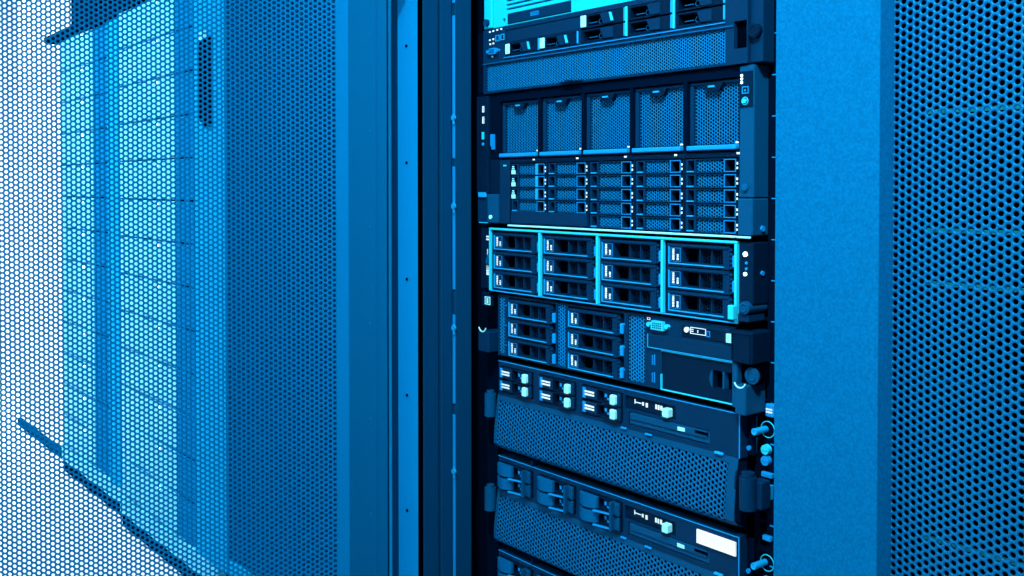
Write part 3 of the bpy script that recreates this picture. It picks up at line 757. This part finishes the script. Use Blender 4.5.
tall_server('lowest server, just its first plain drive handles in view', .3512, False, False)
# server under them, off the bottom of the picture
# ------------------------------------------------------------------ rack hardware on the right rail
hx = .4555
for z in (.604, .458):
    R.part('thumb_screw', MB().cyl(hx - .0015, z, .0036, 'y', .004, .0245, 16).ring(hx - .0015, z, .0030, .0008, 'y', .004), 'line', rr_)
    R.part('screw_ring', MB().ring(hx + .0025, z + .0005, .0088, .0006, 'y', .0225), 'edge', rr_)
for z, m_ in ((.5825, 'edge'), (.5705, 'tab'), (.4380, 'edge')):
    R.part('rail_screw', MB().cyl(hx + .001, z, .0052, 'y', .019, .0245, 18, .0056).box(hx - .003, hx + .005, .0184, .0192, z - .0006, z + .0006), m_, rr_)
R.part('cage_nut', MB().frame(hx - .001, hx + .0085, .5295, .5445, .002, .002, .002, .0035, .019, .0245).cyl(hx + .004, .5365, .003, 'y', .0185, .0245, 12), 'line', rr_)
R.part('rail_bracket', MB().box(hx - .004, hx + .010, .019, .0245, .5525, .5580, .0008).box(hx - .002, hx + .009, .019, .0245, .4835, .4890, .0008), 'tab', rr_)
tg = R.part('rail_tag', MB().box(.4560, .4670, .0200, .0245, .6190, .6330, .001), 'tab', rr_)
p = MB(); dashes(p, .4575, .6230, .008, .006, 2, .0200); R.part('tag_print', p, 'print', tg)
R.part('rail_tag', MB().box(.4398, .4425, .018, .0245, .602, .616).box(.4398, .4425, .018, .0245, .575, .592), 'line', rr_)

# ------------------------------------------------------------------ light
def area(name, loc, size, power, col, rot=(0, 0, 0), sy=None):
    l = bpy.data.lights.new(name, 'AREA'); l.shape = 'RECTANGLE'; l.size = size; l.size_y = sy or size
    l.energy = power; l.color = col
    o = bpy.data.objects.new(name, l); COL.objects.link(o); o.location = loc; o.rotation_euler = rot; return o
CW = (.80, .95, 1.0)
area('aisle_light', (1.0, -1.0, H - .02), 1.0, 33, CW, sy=.5)
area('aisle_light', (-1.3, -1.5, H - .02), 1.2, 15, CW, sy=.6)
area('end_light', (-3.3, -.6, H - .02), 1.3, 85, CW, sy=.6).data.spread = math.radians(120)
def spot(name, loc, aim, power, ang, blend):
    l = bpy.data.lights.new(name, 'SPOT'); l.energy = power; l.color = CW; l.spot_size = math.radians(ang); l.spot_blend = blend; l.shadow_soft_size = .06
    o = bpy.data.objects.new(name, l); COL.objects.link(o); o.location = loc
    o.rotation_euler = (Vector(aim) - Vector(loc)).to_track_quat('-Z', 'Y').to_euler(); return o
spot('added_gradient_spot', (1.35, -1.35, H - .1), (.62, -.05, 1.42), 430, 48, 1.0)  # added spot with no known fixture, brightens the rack towards its top
spot('added_gradient_spot', (-2.1, -1.3, H - .1), (-1.5, -.05, 1.3), 300, 50, 1.0)  # added likewise, so the far pale modules fade downwards

w = bpy.data.worlds.new('world'); sc.world = w; w.use_nodes = True
w.node_tree.nodes['Background'].inputs[0].default_value = (.02, .08, .15, 1)
w.node_tree.nodes['Background'].inputs[1].default_value = .3

# ------------------------------------------------------------------ camera
cam = bpy.data.cameras.new('camera'); co = bpy.data.objects.new('camera', cam); COL.objects.link(co)
cam.sensor_width = 36; cam.lens = 990 / 1024 * 36
pitch = math.radians(1.1)
cam.shift_y = -(103 - 990 * math.tan(pitch)) / 1024
co.location = (1.115, -.863, .87)
co.rotation_euler = (math.pi / 2 - pitch, 0, math.atan2(.7772, .6293))
cam.clip_start = .01
sc.camera = co
sc.view_settings.view_transform = 'Standard'; sc.view_settings.look = 'None'
sc.view_settings.exposure = 0; sc.view_settings.gamma = 1; sc.view_settings.use_curve_mapping = False
